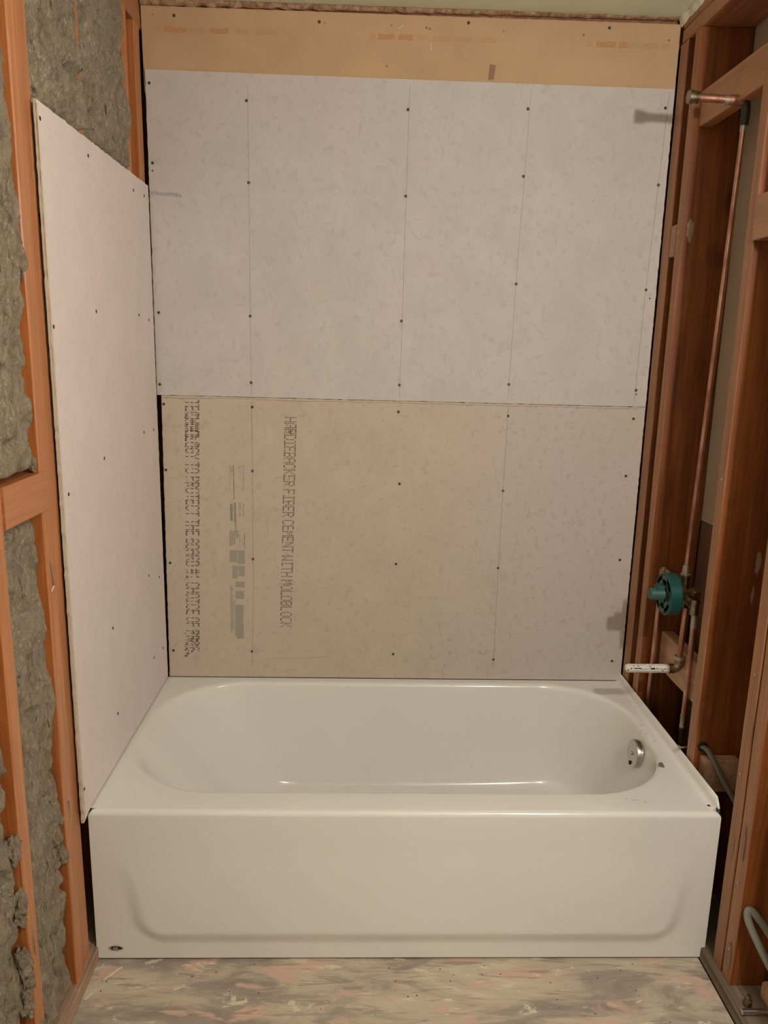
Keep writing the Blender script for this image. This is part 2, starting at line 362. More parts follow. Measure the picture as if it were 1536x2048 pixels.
# ------------------------------------------------------------------ backer boards
def slab(name, axis, surf, th, outline, mat, parent, edge=BOARD_EDGE, step=.012, rough=.0012, skip=(), seed=0):
    """sheet in the plane axis=surf; outline = 2-D corner points; front face plus crumbled edge. axis 1: (x,z) faces -y; axis 0: (y,z) faces +x"""
    pts = []
    for i, p in enumerate(outline):
        q = outline[(i+1) % len(outline)]; d = Vector((q[0]-p[0], q[1]-p[1])); L = d.length; n = max(1, int(L/step)); nn = Vector((-d.y, d.x))/L
        amp = 0 if i in skip else rough
        for k in range(n):
            t = k/n; c = Vector(p) + d*t
            if 0 < k: c += nn*amp*(1.6*noise.noise(Vector((t*L*70, seed+i, 0))) + 1.0*noise.noise(Vector((t*L*260, seed, i))))
            pts.append(c)
    cx = sum(p.x for p in pts)/len(pts); cy = sum(p.y for p in pts)/len(pts)
    def P(c, d): return (c.x, surf+d, c.y) if axis == 1 else (surf-d, c.x, c.y)
    bm = bmesh.new(); n = len(pts)
    F = [bm.verts.new(P(p + (Vector((cx, cy))-p).normalized()*.0010, 0)) for p in pts]
    M = [bm.verts.new(P(p, .0012)) for p in pts]; B = [bm.verts.new(P(p, th)) for p in pts]
    bm.faces.new(F).material_index = 0; bm.faces.new(B).material_index = 1
    for i in range(n):
        j = (i+1) % n
        bm.faces.new((F[i], F[j], M[j], M[i])).material_index = 1; bm.faces.new((M[i], M[j], B[j], B[i])).material_index = 1
    return link(name, bm, [mat, edge], parent)
def dots(name, axis, surf, pts, parent, r=.0046, mat=SCREW, sub='screw'):
    s = -1 if axis == 1 else 1; proto = None
    for (a, z) in pts:
        if proto is None:
            bm = bmesh.new(); n = 10
            c0 = Vector((a, surf, z)) if axis == 1 else Vector((surf, a, z))
            def R(rr, d):
                out = []
                for k in range(n):
                    t = 2*math.pi*k/n; u, v = rr*math.cos(t), rr*math.sin(t)
                    out.append(bm.verts.new(c0 + (Vector((u, s*d, v)) if axis == 1 else Vector((s*d, u, v)))))
                return out
            a0, a1, a2 = R(r, .0001), R(r*.9, .0008), R(r*.45, .0003)
            for A, B in ((a0, a1), (a1, a2)):
                for k in range(n): bm.faces.new((A[k], A[(k+1) % n], B[(k+1) % n], B[k]))
            bm.faces.new(a2); proto = link(sub, bm, mat, parent); base = (a, z)
            continue
        o = proto.copy(); C.objects.link(o); o.parent = parent
        d = Vector((a-base[0], 0, z-base[1])) if axis == 1 else Vector((0, a-base[0], z-base[1]))
        o.location = proto.location + d
YB = .760
# -- upper board
ub = empty('cement_board', (.76, YB, 1.345), 'upper large pinkish grey cement backer board screwed across the back wall', 'board')
slab('panel', 1, YB, .0065, [(.001, 1.3445), (1.5265, 1.3375), (1.5265, 2.2535), (.003, 2.2600)], BOARD_UP, ub, skip=(2,), seed=3)
dots('screw', 1, YB, [(.014, 2.224), (.289, 2.186), (.753, 2.176), (1.101, 2.188), (1.503, 2.202), (.015, 2.012), (.292, 1.966), (.753, 1.941), (1.099, 2.005), (1.503, 1.992), (.016, 1.591), (.291, 1.587), (.750, 1.583), (1.095, 1.700), (1.494, 1.692), (.011, 1.377), (.291, 1.388), (.749, 1.390), (1.090, 1.399), (1.491, 1.389)], ub)
dots('small', 1, YB, [(.014, 1.991), (1.493, 1.377), (1.508, 1.667)], ub, .0026, sub='pilot_hole')
def strokes(name, axis, surf, lines, wd, mat, parent, off=.0004, label=None):
    """flat printed or drawn lines lying on a board"""
    bm = bmesh.new(); s = -off if axis == 1 else off
    for ln in lines:
        ws = wd if not isinstance(ln[0], (int, float)) else ln[0]
        pl = ln if not isinstance(ln[0], (int, float)) else ln[1]
        prev = None
        for i, p in enumerate(pl):
            a = Vector(pl[max(i-1, 0)]); b_ = Vector(pl[min(i+1, len(pl)-1)]); d = (b_-a).normalized(); n = Vector((-d.y, d.x))*ws/2
            p = Vector(p); A, B = p+n, p-n
            c = [bm.verts.new((q.x, surf+s, q.y) if axis == 1 else (surf+s, q.x, q.y)) for q in (A, B)]
            if prev: bm.faces.new((prev[0], prev[1], c[1], c[0]))
            prev = c
    o = link(name, bm, mat, parent)
    if label: o['label'] = label
    return o
def each_stroke(name, axis, surf, lines, wd, mat, parent):
    for ln in lines: strokes(name, axis, surf, [ln], wd, mat, parent)
def wob(x0, z0, x1, z1, n=14, a=.0006): return [(x0+(x1-x0)*k/n + random.uniform(-a, a), z0+(z1-z0)*k/n) for k in range(n+1)]
each_stroke('pencil_line', 1, YB, [wob(.293, 2.23, .291, 1.35), wob(.757, 2.24, .750, 1.35), wob(1.108, 2.24, 1.094, 1.70), wob(1.094, 1.70, 1.090, 1.35), wob(1.511, 2.245, 1.493, 1.69), wob(1.493, 1.69, 1.488, 1.35)], .0011, PENCIL, ub)
bl = []
for k in range(12):
    x = .004+.0080*k; z = 1.930-.0004*k
    bl.append([(x+random.uniform(-.003, .003)+.0035*math.cos(t*1.1), z+.005*math.sin(t*1.3+k)+random.uniform(-.002, .002)) for t in range(7)])
strokes('chalk_mark', 1, YB, [sum(bl, [])], .0013, BLUE, ub, label='faint blue chalk scribble')
# -- lower board
lb = empty('cement_board', (.76, YB, .415), 'lower tan cement backer board with printed lettering, just above the bathtub', 'board')
slab('panel', 1, YB, .0065, [(.006, .4140), (1.5265, .4140), (1.5265, 1.3368), (.014, 1.3438)], BOARD_LOW, lb, skip=(0,), seed=9)
dots('screw', 1, YB, [(.021, 1.317), (.293, 1.313), (.748, 1.307), (1.093, 1.301), (1.491, 1.300), (.020, 1.111), (.291, 1.112), (.757, 1.079), (1.090, 1.062), (1.483, 1.117), (.022, .807), (.289, .824), (.753, .814), (1.088, .805), (1.488, .838), (.022, .506), (.281, .505), (.751, .501), (1.089, .485), (1.492, .484)], lb)
each_stroke('pencil_line', 1, YB, [wob(.291, 1.33, .290, .80), wob(.290, .80, .281, .45), wob(1.092, 1.33, 1.088, .80), wob(1.088, .80, 1.090, .45)], .0015, PENCIL, lb)
strokes('pencil_curve', 1, YB, [[(.325+.018*k, .478+.010/(1+math.exp(-(k-6)))+.003*math.sin(k*.6)) for k in range(13)]], .0012, PENCIL, lb)
each_stroke('green_mark', 1, YB, [[(x+dx, .515-.004*j), (x+dx+.012, .517-.004*j)] for j in range(4) for x, dx in ((.93, .006), (1.035, 0), (1.052, .004))], .0022, GREENINK, lb)

bm = bmesh.new(); prev = None
for k in range(320):
    x = .016+1.50*k/319; h = .0035+.0045*max(0, noise.noise(Vector((x*6, 1, 0)))+.35)+.0022*noise.noise(Vector((x*60, 5, 0))); zt = 1.3422-.0069*(x/1.52)
    c = [bm.verts.new((x, YB+.004, zt+.0005)), bm.verts.new((x, YB+.0006, zt-.0008)), bm.verts.new((x, YB-.0003, zt-max(.0012, h)))]
    if prev:
        for j in range(2): bm.faces.new((prev[j], prev[j+1], c[j+1], c[j]))
    prev = c
link('chipped_edge', bm, flat('chipped_brown_edge', (.34, .25, .17), .9, 0, .2), lb)
FONT = {'T': '11111 00100 00100 00100 00100 00100 00100', 'E': '11111 10000 10000 11110 10000 10000 11111', 'C': '01110 10001 10000 10000 10000 10001 01110',
 'H': '10001 10001 10001 11111 10001 10001 10001', 'N': '10001 11001 10101 10101 10011 10001 10001', 'O': '01110 10001 10001 10001 10001 10001 01110',
 'L': '10000 10000 10000 10000 10000 10000 11111', 'G': '01110 10001 10000 10111 10001 10001 01110', 'Y': '10001 10001 01010 00100 00100 00100 00100',
 'P': '11110 10001 10001 11110 10000 10000 10000', 'R': '11110 10001 10001 11110 10100 10010 10001', 'B': '11110 10001 10001 11110 10001 10001 11110',
 'A': '01110 10001 10001 11111 10001 10001 10001', 'D': '11110 10001 10001 10001 10001 10001 11110', 'I': '11111 00100 00100 00100 00100 00100 11111',
 'F': '11111 10000 10000 11110 10000 10000 10000', 'S': '01111 10000 10000 01110 00001 00001 11110', 'K': '10001 10010 10100 11000 10100 10010 10001',
 'W': '10001 10001 10001 10001 10101 11011 10001', 'M': '10001 11011 10101 10101 10001 10001 10001', '#': '01010 01010 11111 01010 11111 01010 01010',
 '1': '00100 01100 00100 00100 00100 00100 01110', '.': '00000 00000 00000 00000 00000 01100 01100', ' ': '00000 '*7}
def dotprint(name, text, xt0, xt1, height, z0, z1, bands, parent, ghosts=(), label=None):
    """ink-jet lettering reading down the board, tops of the letters to the right"""
    bm = bmesh.new(); SP = .42
    adv = (z0-z1)/(len(text)-(1-SP)*text.count(' ')); start = [0]
    for ch in text: start.append(start[-1] + (SP if ch == ' ' else 1))
    def put(i, ch, dz, dx, keep):
        for r, row in enumerate(FONT[ch].split()):
            for c, bit in enumerate(row):
                if bit != '1' or random.random() > keep: continue
                z = z0 - (start[i] + c/5.55)*adv - dz; f = (z0-z)/(z0-z1); xt = xt0 + (xt1-xt0)*f + dx
                x = xt - bands[r]*height; hw = height/7*.44; hh = adv/6*.40
                x += random.uniform(-.0005, .0005); z += random.uniform(-.0003, .0003)
                sk = .0012
                vs = [bm.verts.new((x+a*hw, YB-.0004, z+b_*hh+a*sk*.5)) for a, b_ in ((-1, -1), (1, -1), (1, 1), (-1, 1))]
                bm.faces.new(vs)
    for i, ch in enumerate(text):
        put(i, ch, 0, 0, .96)
        for (a, b_, dz, dx) in ghosts:
            if a <= i < b_: put(i, ch, dz, dx, .5)
    o = link(name, bm, INK, parent); o['label'] = label; return o
even = [0, 1/6, 2/6, .5, 4/6, 5/6, 1]; band = [.02, .13, .24, .45, .57, .84, .97]
dotprint('printed_text', 'HARDIEBACKER FIBER CEMENT WITH MOLDBLOCK', .4285, .410, .033, 1.283, .588, even, lb, [(1, 3, .005, .001)], 'narrow dark ink lettering, one line')
dotprint('printed_text', 'TECHNOLOGY TO PROTECT THE BOARD #1 CHOICE OF PROS.', .129, .106, .041, 1.330, .482, band, lb, [(2, 8, .007, -.001), (45, 50, .008, -.005)], 'taller banded ink lettering, one line')
# grey faded stamp column between the two lines of lettering
def rects(name, rs, mat, label=None):
    for (x0, x1, za, zb) in rs:
        bm = bmesh.new(); n = max(2, int((za-zb)/.006)); jag = .003 if x1-x0 > .012 else .0006
        L = [bm.verts.new((x0+random.uniform(-.0008, .0008)+jag*abs(noise.noise(Vector((k*.9, x0*99, za)))), YB-.0003, za+(zb-za)*k/n)) for k in range(n+1)]
        R_ = [bm.verts.new((x1+random.uniform(-.0008, .0008)-jag*abs(noise.noise(Vector((k*.9, x1*99, za)))), YB-.0003, za+(zb-za)*k/n)) for k in range(n+1)]
        for k in range(n): bm.faces.new((L[k], L[k+1], R_[k+1], R_[k]))
        link(name, bm, mat, lb)
rects('faded_stamp', [(.214, .2195, .918, .866), (.2205, .227, .918, .868), (.228, .234, .918, .872), (.236, .244, .918, .893), (.213, .238, .853, .812), (.239, .264, .853, .806), (.221, .240, .801, .757), (.241, .263, .801, .765), (.229, .262, .747, .728), (.229, .260, .715, .688), (.213, .2165, .735, .57), (.2175, .2205, .735, .57), (.2215, .2235, .735, .60), (.226, .230, .685, .560), (.230, .256, .668, .550)], INK_FAINT, 'faded grey stamped blocks')
rects('fine_print', [(.246, .2475, 1.128, 1.085), (.2525, .254, 1.128, 1.080), (.2300, .2335, 1.130, 1.020), (.2245, .2262, 1.125, 1.090), (.2455, .2475, 1.010, .962), (.250, .252, 1.010, .965), (.2305, .2375, 1.010, .945), (.2335, .2365, .945, .915), (.260, .2625, 1.005, .962), (.218, .2272, 1.005, .950), (.2615, .2645, .912, .860), (.256, .2575, .905, .868), (.2465, .2485, .905, .872)], INK_GREY, 'small grey lines of print')
def word(txt, size, x, z, parent, mat, stretch=1.0, label=None):
    cu = bpy.data.curves.new('t', 'FONT'); cu.body = txt; cu.size = size; cu.resolution_u = 2
    ob = bpy.data.objects.new('t', cu); C.objects.link(ob); dg = bpy.context.evaluated_depsgraph_get()
    me = bpy.data.meshes.new_from_object(ob.evaluated_get(dg)); bpy.data.objects.remove(ob)
    bm = bmesh.new(); bm.from_mesh(me)
    for v in bm.verts: v.co = Vector((x + v.co.y, YB-.0004, z - v.co.x*stretch))
    o = link('small_print', bm, mat, parent)
    if label: o['label'] = label
word("HardieBacker", .011, .2595, 1.130, lb, INK_GREY, 1.35, 'small grey product lettering')
word("ASTM C1325 ng  NO", .0085, .2175, 1.130, lb, INK_GREY, 1.15, 'small grey code lettering')

# -- left board
fb = empty('cement_board', (.003, .36, .42), 'pale cement backer board on the left wall with one crumbled front edge', 'board')
slab('panel', 0, .003, .0065, [(-.034, .404), (.02, .4165), (.752, .4165), (.748, 1.948), (-.031, 1.953)][0:5], BOARD_LEFT, fb, skip=(1,), rough=.0022, seed=21)
dots('screw', 0, .003, [(-.018, 1.921), (.246, 1.914), (.595, 1.906), (.700, 1.911), (-.019, 1.529), (.243, 1.571), (.596, 1.577), (.698, 1.567), (.243, 1.221), (.595, 1.247), (.698, 1.244), (.002, 1.177), (.582, .818), (.692, .780), (.237, .782), (.598, .549), (.705, .537), (.239, .543), (-.020, .484)], fb)
# crumbling strip along its front edge
bm = bmesh.new()
prev = None
for k in range(0, 300):
    t = k/299; z = .41 + t*1.535; y = -.0325 + .0012*noise.noise(Vector((z*50, 2, 0)))
    wv = .006 + .004*abs(noise.noise(Vector((z*90, 5, 1))))
    c = [bm.verts.new((.0034, y, z)), bm.verts.new((.0050+.0012*noise.noise(Vector((z*140, 0, 3))), y+wv*.4, z)), bm.verts.new((.0034, y+wv, z+.001*random.random()))]
    if prev:
        bm.faces.new((prev[0], prev[1], c[1], c[0])); bm.faces.new((prev[1], prev[2], c[2], c[1]))
    prev = c
link('crumbled_edge', bm, BOARD_EDGE, fb)

# ------------------------------------------------------------------ drywall remnant above the boards
gp = empty('drywall_strip', (.76, .766, 2.25), 'brown paper faced drywall strip with faint orange print under the ceiling', 'drywall')
slab('panel', 1, .766, .013, [(-.002, 2.20), (1.529, 2.20), (1.529, 2.424), (-.004, 2.424)], KRAFT, gp, edge=TORN, rough=.0008, seed=31)
dots('screw', 1, .766, [(.089, 2.401), (.496, 2.398), (.919, 2.409), (1.323, 2.409)], gp)
dots('dent', 1, .766, [(.03, 2.402), (.512, 2.396), (.70, 2.396), (.80, 2.392), (.81, 2.390), (1.02, 2.391), (1.25, 2.388), (1.498, 2.382), (.69, 2.29)], gp, .0034, mat=TORN, sub='dent')
bm = bmesh.new(); vs = [bm.verts.new(p) for p in ((.985, .7655, 2.304), (1.003, .7655, 2.302), (.998, .7655, 2.264), (.982, .7655, 2.262))]; bm.faces.new(vs)
link('torn_patch', bm, flat('brown_torn_paper', (.30, .18, .11), .9), gp)
each_stroke('scratch', 1, .766, [[(.814, 2.352), (.8145, 2.333)], [(.72, 2.388), (.735, 2.397)]], .0018, flat('pale_scratch', (.72, .58, .42), .9), gp)
def smudges(words, z, hgt, mat, name):
    for (xa, xb) in words:
        bm = bmesh.new(); x = xa
        while x < xb-.003:
            for dx, ww in ((0, .0016), (.0026, .0016)):
                h = hgt*random.uniform(.7, 1); z0 = z - hgt/2 + random.uniform(-.0008, .0008)
                bm.faces.new([bm.verts.new((x+dx+a*ww/2, .7656, z0+b_*h)) for a, b_ in ((-1, 0), (1, 0), (1, 1), (-1, 1))])
            for zz in random.sample((-.42, 0, .30), 2):
                bm.faces.new([bm.verts.new((x+dx, .76555, z+zz*hgt+dz)) for dx, dz in ((-.001, 0), (.0045, 0), (.0045, .0024), (-.001, .0024))])
            x += .0058
        link(name, bm, mat, gp)
smudges([(.06, .122), (.190, .245), (.665, .712), (.722, .765), (1.289, 1.346), (1.355, 1.378)], 2.366, .0155, ORANGE, 'orange_print')
smudges([(.028, .050), (.135, .175), (.26, .30), (.315, .385), (.640, .655), (.775, .80), (.82, .87), (.885, .93), (.95, 1.0), (1.383, 1.41), (1.416, 1.47), (1.262, 1.28), (1.48, 1.505)], 2.366, .0150, ORANGE2, 'faint_orange_print')
# torn gypsum along the ceiling joint
bm = bmesh.new(); rows = []
for k in range(260):
    x = -.004 + 1.531*k/259; n1_ = noise.noise(Vector((x*18, 0, 0))); n2_ = noise.noise(Vector((x*70, 3, 0))); hgt = .0135*(1-.75*x/1.52)*(1+.5*noise.noise(Vector((x*33, 7, 0))))
    rows.append([bm.verts.new(p) for p in ((x, .769, 2.4405), (x, .757+.004*n1_, 2.4395), (x, .7585+.004*n2_, 2.4395-hgt*.55+.002*n1_), (x, .7635+.002*n1_, 2.4395-hgt+.002*n2_), (x, .769, 2.4385-hgt))])
for k in range(259):
    for j in range(4): bm.faces.new((rows[k][j], rows[k][j+1], rows[k+1][j+1], rows[k+1][j]))
tag(link('trim_1', bm, TORN, smooth=True), kind='structure')
bm = bmesh.new(); prev = None      # lump of white joint compound in the ceiling corner, running along the right plate
for k in range(60):
    y = .764 - .42*k/59; h = (.020*(1-k/59)+.004)*(1+.5*noise.noise(Vector((y*40, 1, 0)))); w_ = .006+.004*noise.noise(Vector((y*25, 4, 0)))
    c = [bm.verts.new(p) for p in ((1.531, y, 2.4398-h), (1.5295-w_*.8, y, 2.4385-h*.6), (1.5295-w_*1.6, y, 2.4390))]
    if prev:
        for j in range(2): bm.faces.new((prev[j], prev[j+1], c[j+1], c[j]))
    prev = c
tag(link('trim_2', bm, flat('joint_compound', (.74, .74, .62), .7), smooth=True), kind='structure')

# ------------------------------------------------------------------ bathtub
tub = empty('bathtub', (W/2, D/2, 0), 'white enamelled steel alcove bathtub with a plain skirted apron', 'bathtub')
def rrect(x0, x1, y0, y1, r, NC=22, NX=40, NY=14):
    """counter-clockwise rounded rectangle starting on the front edge; constant point count"""
    pts = []
    def line(a, b_, n):
        for k in range(n): pts.append((a[0]+(b_[0]-a[0])*k/n, a[1]+(b_[1]-a[1])*k/n))
    def arc(cx, cy, a0, rr):
        for k in range(NC): t = a0+math.pi/2*k/NC; pts.append((cx+rr*math.cos(t), cy+rr*math.sin(t)))
    line((x0+r, y0), (x1-r, y0), NX); arc(x1-r, y0+r, -math.pi/2, r); line((x1, y0+r), (x1, y1-r), NY); arc(x1-r, y1-r, 0, r)
    line((x1-r, y1), (x0+r, y1), NX); arc(x0+r, y1-r, math.pi/2, r); line((x0, y1-r), (x0, y0+r), NY); arc(x0+r, y0+r, math.pi, r)
    return [Vector(p) for p in pts]
RF = .013   # rounding of the front rim
outer = rrect(.0005, W-.006, RF, D-.003, .004)
opn = rrect(.030, 1.478, .092, .722, .245)
flr = rrect(.285, 1.400, .150, .690, .15)
bm = bmesh.new(); N = len(opn); rings = []
ZF = .062
rings.append([bm.verts.new((p.x, p.y, H)) for p in outer])
cen = Vector((.80, .41))
def bez(a, b_, c, t): return a*(1-t)**2 + b_*2*t*(1-t) + c*t*t
prof = []
for i in range(N):
    o_, f_ = opn[i], flr[i]; d = Vector((f_.x-o_.x, f_.y-o_.y)); L = d.length; u_ = d/L
    inw = (Vector((opn[(i+1) % N].x-opn[i-1].x, opn[(i+1) % N].y-opn[i-1].y))).normalized(); inw = Vector((-inw.y, inw.x))
    A = Vector((0, H)); B = Vector((L, ZF)); ab = (B-A).normalized(); AB = (B-A).length
    rr = .016; P0 = Vector((-rr, H)); P2 = A + ab*rr*1.2
    fr = .060; Q0 = B - ab*fr*.9; Q2 = Vector((L+fr*.8, ZF))
    seq = [bez(P0, A, P2, k/7) for k in range(8)] + [P2+(Q0-P2)*k/9 for k in range(1, 9)] + [bez(Q0, B, Q2, k/9) for k in range(10)]
    prof.append([Vector((o_.x+u_.x*q.x if q.x >= 0 else o_.x+inw.x*q.x, o_.y+u_.y*q.x if q.x >= 0 else o_.y+inw.y*q.x, q.y)) for q in seq])
for j in range(len(prof[0])): rings.append([bm.verts.new(prof[i][j]) for i in range(N)])
for s in (.7, .4, .15):
    rings.append([bm.verts.new((cen.x+(v.co.x-cen.x)*s, cen.y+(v.co.y-cen.y)*s, ZF-.004*(1-s))) for v in rings[-1 if s == .7 else -1]])
for a, b_ in zip(rings, rings[1:]):
    for i in range(N): bm.faces.new((a[i], a[(i+1) % N], b_[(i+1) % N], b_[i]))
bm.faces.new(rings[-1])
# apron grid with its top roll; same object
AX = 200; cols = []
rowz = []
for k in range(9): t = k/8*math.pi/2; rowz.append((RF-RF*math.sin(t)*0 - RF*(math.sin(t)) + 0, H-RF+RF*math.cos(t)))
zs = [H-RF-(H-RF-.007)*k/90 for k in range(1, 91)]
def panel_off(x, z):
    # pressed panel: stands proud of the border, fading out towards the top
    cxl = .062+.30*max(0, (.20-z))*.55 if z < .2 else .062-(z-.2)*.3; xr = 1.463 - (.27*max(0, (.20-z))*.55 if z < .2 else -(z-.2)*.2)
    dx = min(x-cxl-.012, xr+.005-x); dz = z-.050; r = .075
    if dx < r and dz < r: d = r - math.hypot(r-dx, r-dz)
    else: d = min(dx, dz)
    s = max(0, min(1, d/.036)); s = s*s*(3-2*s)*.5+s*.5
    fade = max(0, min(1, (.30-z)/.22)); return .0105*s*fade
for i in range(AX+1):
    x = W*i/AX; col_ = []
    for (yo, z) in rowz: col_.append([x, yo, z])
    for z in zs: col_.append([x, -panel_off(x, z), z])
    col_.append([x, .003, .0055]); col_.append([x, .02, .0055])
    for p in col_:
        # soften the two end corners of the apron
        r = .014; ex = min(p[0], W-p[0]); ez = H-p[2]
        if ex < r and ez < r:
            dd = math.hypot(r-ex, r-ez)
            if dd > r: k_ = r/dd; nx = r-(r-ex)*k_; p[2] = H-(r-(r-ez)*k_); p[0] = nx if p[0] < W/2 else W-nx
        inset = .0 
        # apron tapers slightly towards the floor on the right
    cols.append([bm.verts.new(p) for p in col_])
for a, b_ in zip(cols, cols[1:]):
    for j in range(len(a)-1): bm.faces.new((a[j], a[j+1], b_[j+1], b_[j]))
# returned sides of the apron
for x, cc in ((0, cols[0]), (W, cols[-1])):
    back = [bm.verts.new((v.co.x, .055, v.co.z)) for v in cc[8:-1]]
    for j in range(len(back)-1): bm.faces.new((cc[8+j], cc[9+j], back[j+1], back[j]))
bmesh.ops.remove_doubles(bm, verts=bm.verts, dist=.0004)
body = autosmooth(link('tub_body', bm, ENAMEL, tub), 50)
# tiling flange on the three wall sides
def flange(pts, name):
    bm = bmesh.new(); prev = None
    for (x, y, ix, iy, zt) in pts:
        c = [bm.verts.new(q) for q in ((x+ix*.016, y+iy*.016, H-.0004), (x+ix*.008, y+iy*.008, H+.003), (x+ix*.0055, y+iy*.0055, H+.010), (x+ix*.003, y+iy*.003, zt-.002), (x, y, zt), (x-ix*.0022, y-iy*.0022, zt-.001), (x-ix*.0022, y-iy*.0022, H-.02))]
        if prev:
            for j in range(6): bm.faces.new((prev[j], prev[j+1], c[j+1], c[j]))
        prev = c
    autosmooth(link(name, bm, ENAMEL, tub), 50)
R_ = [(W, .016+.001*0, -1, 0, H+.004), (W, .022, -1, 0, H+.014), (W, .033, -1, 0, H+.027)] + [(W, .033+.726*k/12, -1, 0, H+.027) for k in range(1, 13)]
flange(R_, 'tiling_flange')
# overflow plate on the drain end wall
ov = empty('overflow_plate', (1.452, .40, .352)); ov.parent = tub; ov.location = Vector((1.457, .392, .350))-Vector((W/2, D/2, 0)); ov.rotation_euler = (0, math.radians(4), 0)
def lathe_local(name, prof, mat, parent, n=40, c=(0, 0, 0), label=None):
    bm = bmesh.new(); c = Vector(c)
    rings = [[bm.verts.new(c+Vector((d, r*math.cos(2*math.pi*k/n), r*math.sin(2*math.pi*k/n)))) for k in range(n)] for d, r in prof]
    for i in range(len(rings)-1):
        for k in range(n): bm.faces.new((rings[i][k], rings[i][(k+1) % n], rings[i+1][(k+1) % n], rings[i+1][k]))
    bm.faces.new(rings[0]); bm.faces.new(rings[-1]); bmesh.ops.recalc_face_normals(bm, faces=bm.faces)
    me = bpy.data.meshes.new(name); bm.to_mesh(me); bm.free(); me.materials.append(mat)
    o = bpy.data.objects.new(name, me); C.objects.link(o); o.parent = parent; autosmooth(o)
    if label: o['label'] = label
    return o
lathe_local('faceplate', [(.006, .0405), (-.007, .041), (-.011, .039), (-.0130, .033), (-.0118, .024), (-.0125, .012), (-.0130, .002)], NICKEL, ov, label='round chrome overflow faceplate')
lathe_local('plate_screw', [(-.0135, .005), (-.0165, .0048), (-.0175, .003)], NICKEL, ov, 14, (0, 0, 0))
lathe_local('overflow_slot', [(-.0130, .006), (-.0150, .006)], BLACK, ov, 14, (0, .002, -.031))
# drain on the basin floor
bm = bmesh.new(); tube(bm, [(1.29, .405, ZF-.002), (1.29, .405, ZF+.003)], [.034, .030], 30); autosmooth(link('drain', bm, NICKEL, tub))
# chips, scuffs and the worn badge
def blob(name, c, rx, ry, mat, parent, axis, n=14, sd=1, h=.0006):
    bm = bmesh.new(); vs = []
    for k in range(n):
        t = 2*math.pi*k/n; q = 1+.28*noise.noise(Vector((math.cos(t)*1.7+sd, math.sin(t)*1.7, sd)))
        a, b_ = rx*q*math.cos(t), ry*q*math.sin(t)
        vs.append((c[0]+a, c[1]+b_, c[2]+h) if axis == 2 else (c[0]+a, c[1]-h, c[2]+b_) if axis == 1 else (c[0]-h, c[1]+a, c[2]+b_))
    bm.faces.new([bm.verts.new(v) for v in vs]); return link(name, bm, mat, parent)
from mathutils.bvhtree import BVHTree
_bm = bmesh.new(); _bm.from_mesh(body.data); BV = BVHTree.FromBMesh(_bm); _bm.free(); BO = wpos(body)
def on_tub(name, x, y, rx, ry, mat, sd, label=None):
    """a mark lying on the enamel, following its curve"""
    bm = bmesh.new(); n = 18; R3 = []
    def hit(px, py):
        h_ = BV.ray_cast(Vector((px, py, 1))-BO, Vector((0, 0, -1)))[0]
        return Vector((px, py, (h_.z+BO.z if h_ else H)+.0005))
    for f in (.5, 1):
        R3.append([bm.verts.new(hit(x+f*rx*(1+.3*noise.noise(Vector((math.cos(2*math.pi*k/n)*1.8+sd, math.sin(2*math.pi*k/n)*1.8, sd))))*math.cos(2*math.pi*k/n), y+f*ry*(1+.3*noise.noise(Vector((math.cos(2*math.pi*k/n)*1.8+sd, math.sin(2*math.pi*k/n)*1.8, sd+4))))*math.sin(2*math.pi*k/n))) for k in range(n)])
    c_ = bm.verts.new(hit(x, y))
    for k in range(n):
        bm.faces.new((R3[0][k], R3[0][(k+1) % n], c_)); bm.faces.new((R3[0][k], R3[1][k], R3[1][(k+1) % n], R3[0][(k+1) % n]))
    o = link(name, bm, mat, tub)
    if label: o['label'] = label
on_tub('enamel_chip', 1.4605, .226, .0078, .018, CHIP, 3, 'dark grey chip beside the overflow')
on_tub('enamel_chip', 1.5085, .034, .0065, .004, BLACK, 5)
SCUFF = flat('scuff', (.50, .46, .42), .6)
for (x, y, a_, b_) in ((1.478, .425, .004, .002), (1.483, .40, .003, .003), (1.33, .056, .008, .0018), (1.352, .046, .005, .0018), (1.49, .35, .006, .0015), (1.31, .062, .003, .002), (1.487, .445, .005, .002), (1.20, .070, .003, .0012)):
    on_tub('scuff', x, y, a_, b_, SCUFF, x*9)
blob('worn_badge', (.046, 0, .0355), .0185, .0078, flat('worn_badge_grey', (.33, .28, .23), .5), tub, 1, n=24, sd=2)['label'] = 'small worn oval badge, black on grey'
bm = bmesh.new()
for x0, x1, z0, z1 in ((.036, .040, .031, .0405), (.040, .058, .0375, .0405), (.052, .062, .0325, .0395), (.040, .052, .0310, .0325)):
    bm.faces.new([bm.verts.new(p) for p in ((x0, -.0010, z0), (x1, -.0010, z0+.001), (x1, -.0010, z1-.001), (x0, -.0010, z1))])
link('badge_mark', bm, BLACK, tub)
# black block that paints the shade in the gap under the apron
bm = bmesh.new(); bx(bm, .01, W-.01, .018, .70, .0005, .03); link('gap_shade', bm, BLACK, tub)
# flange mounting screw
bm = bmesh.new(); tube(bm, [(1.519, .255, .447), (1.545, .252, .449)], .0028, 8); tube(bm, [(1.516, .2553, .4465), (1.520, .255, .447)], .0065, 10)
autosmooth(link('mounting_screw', bm, STEEL, tub))

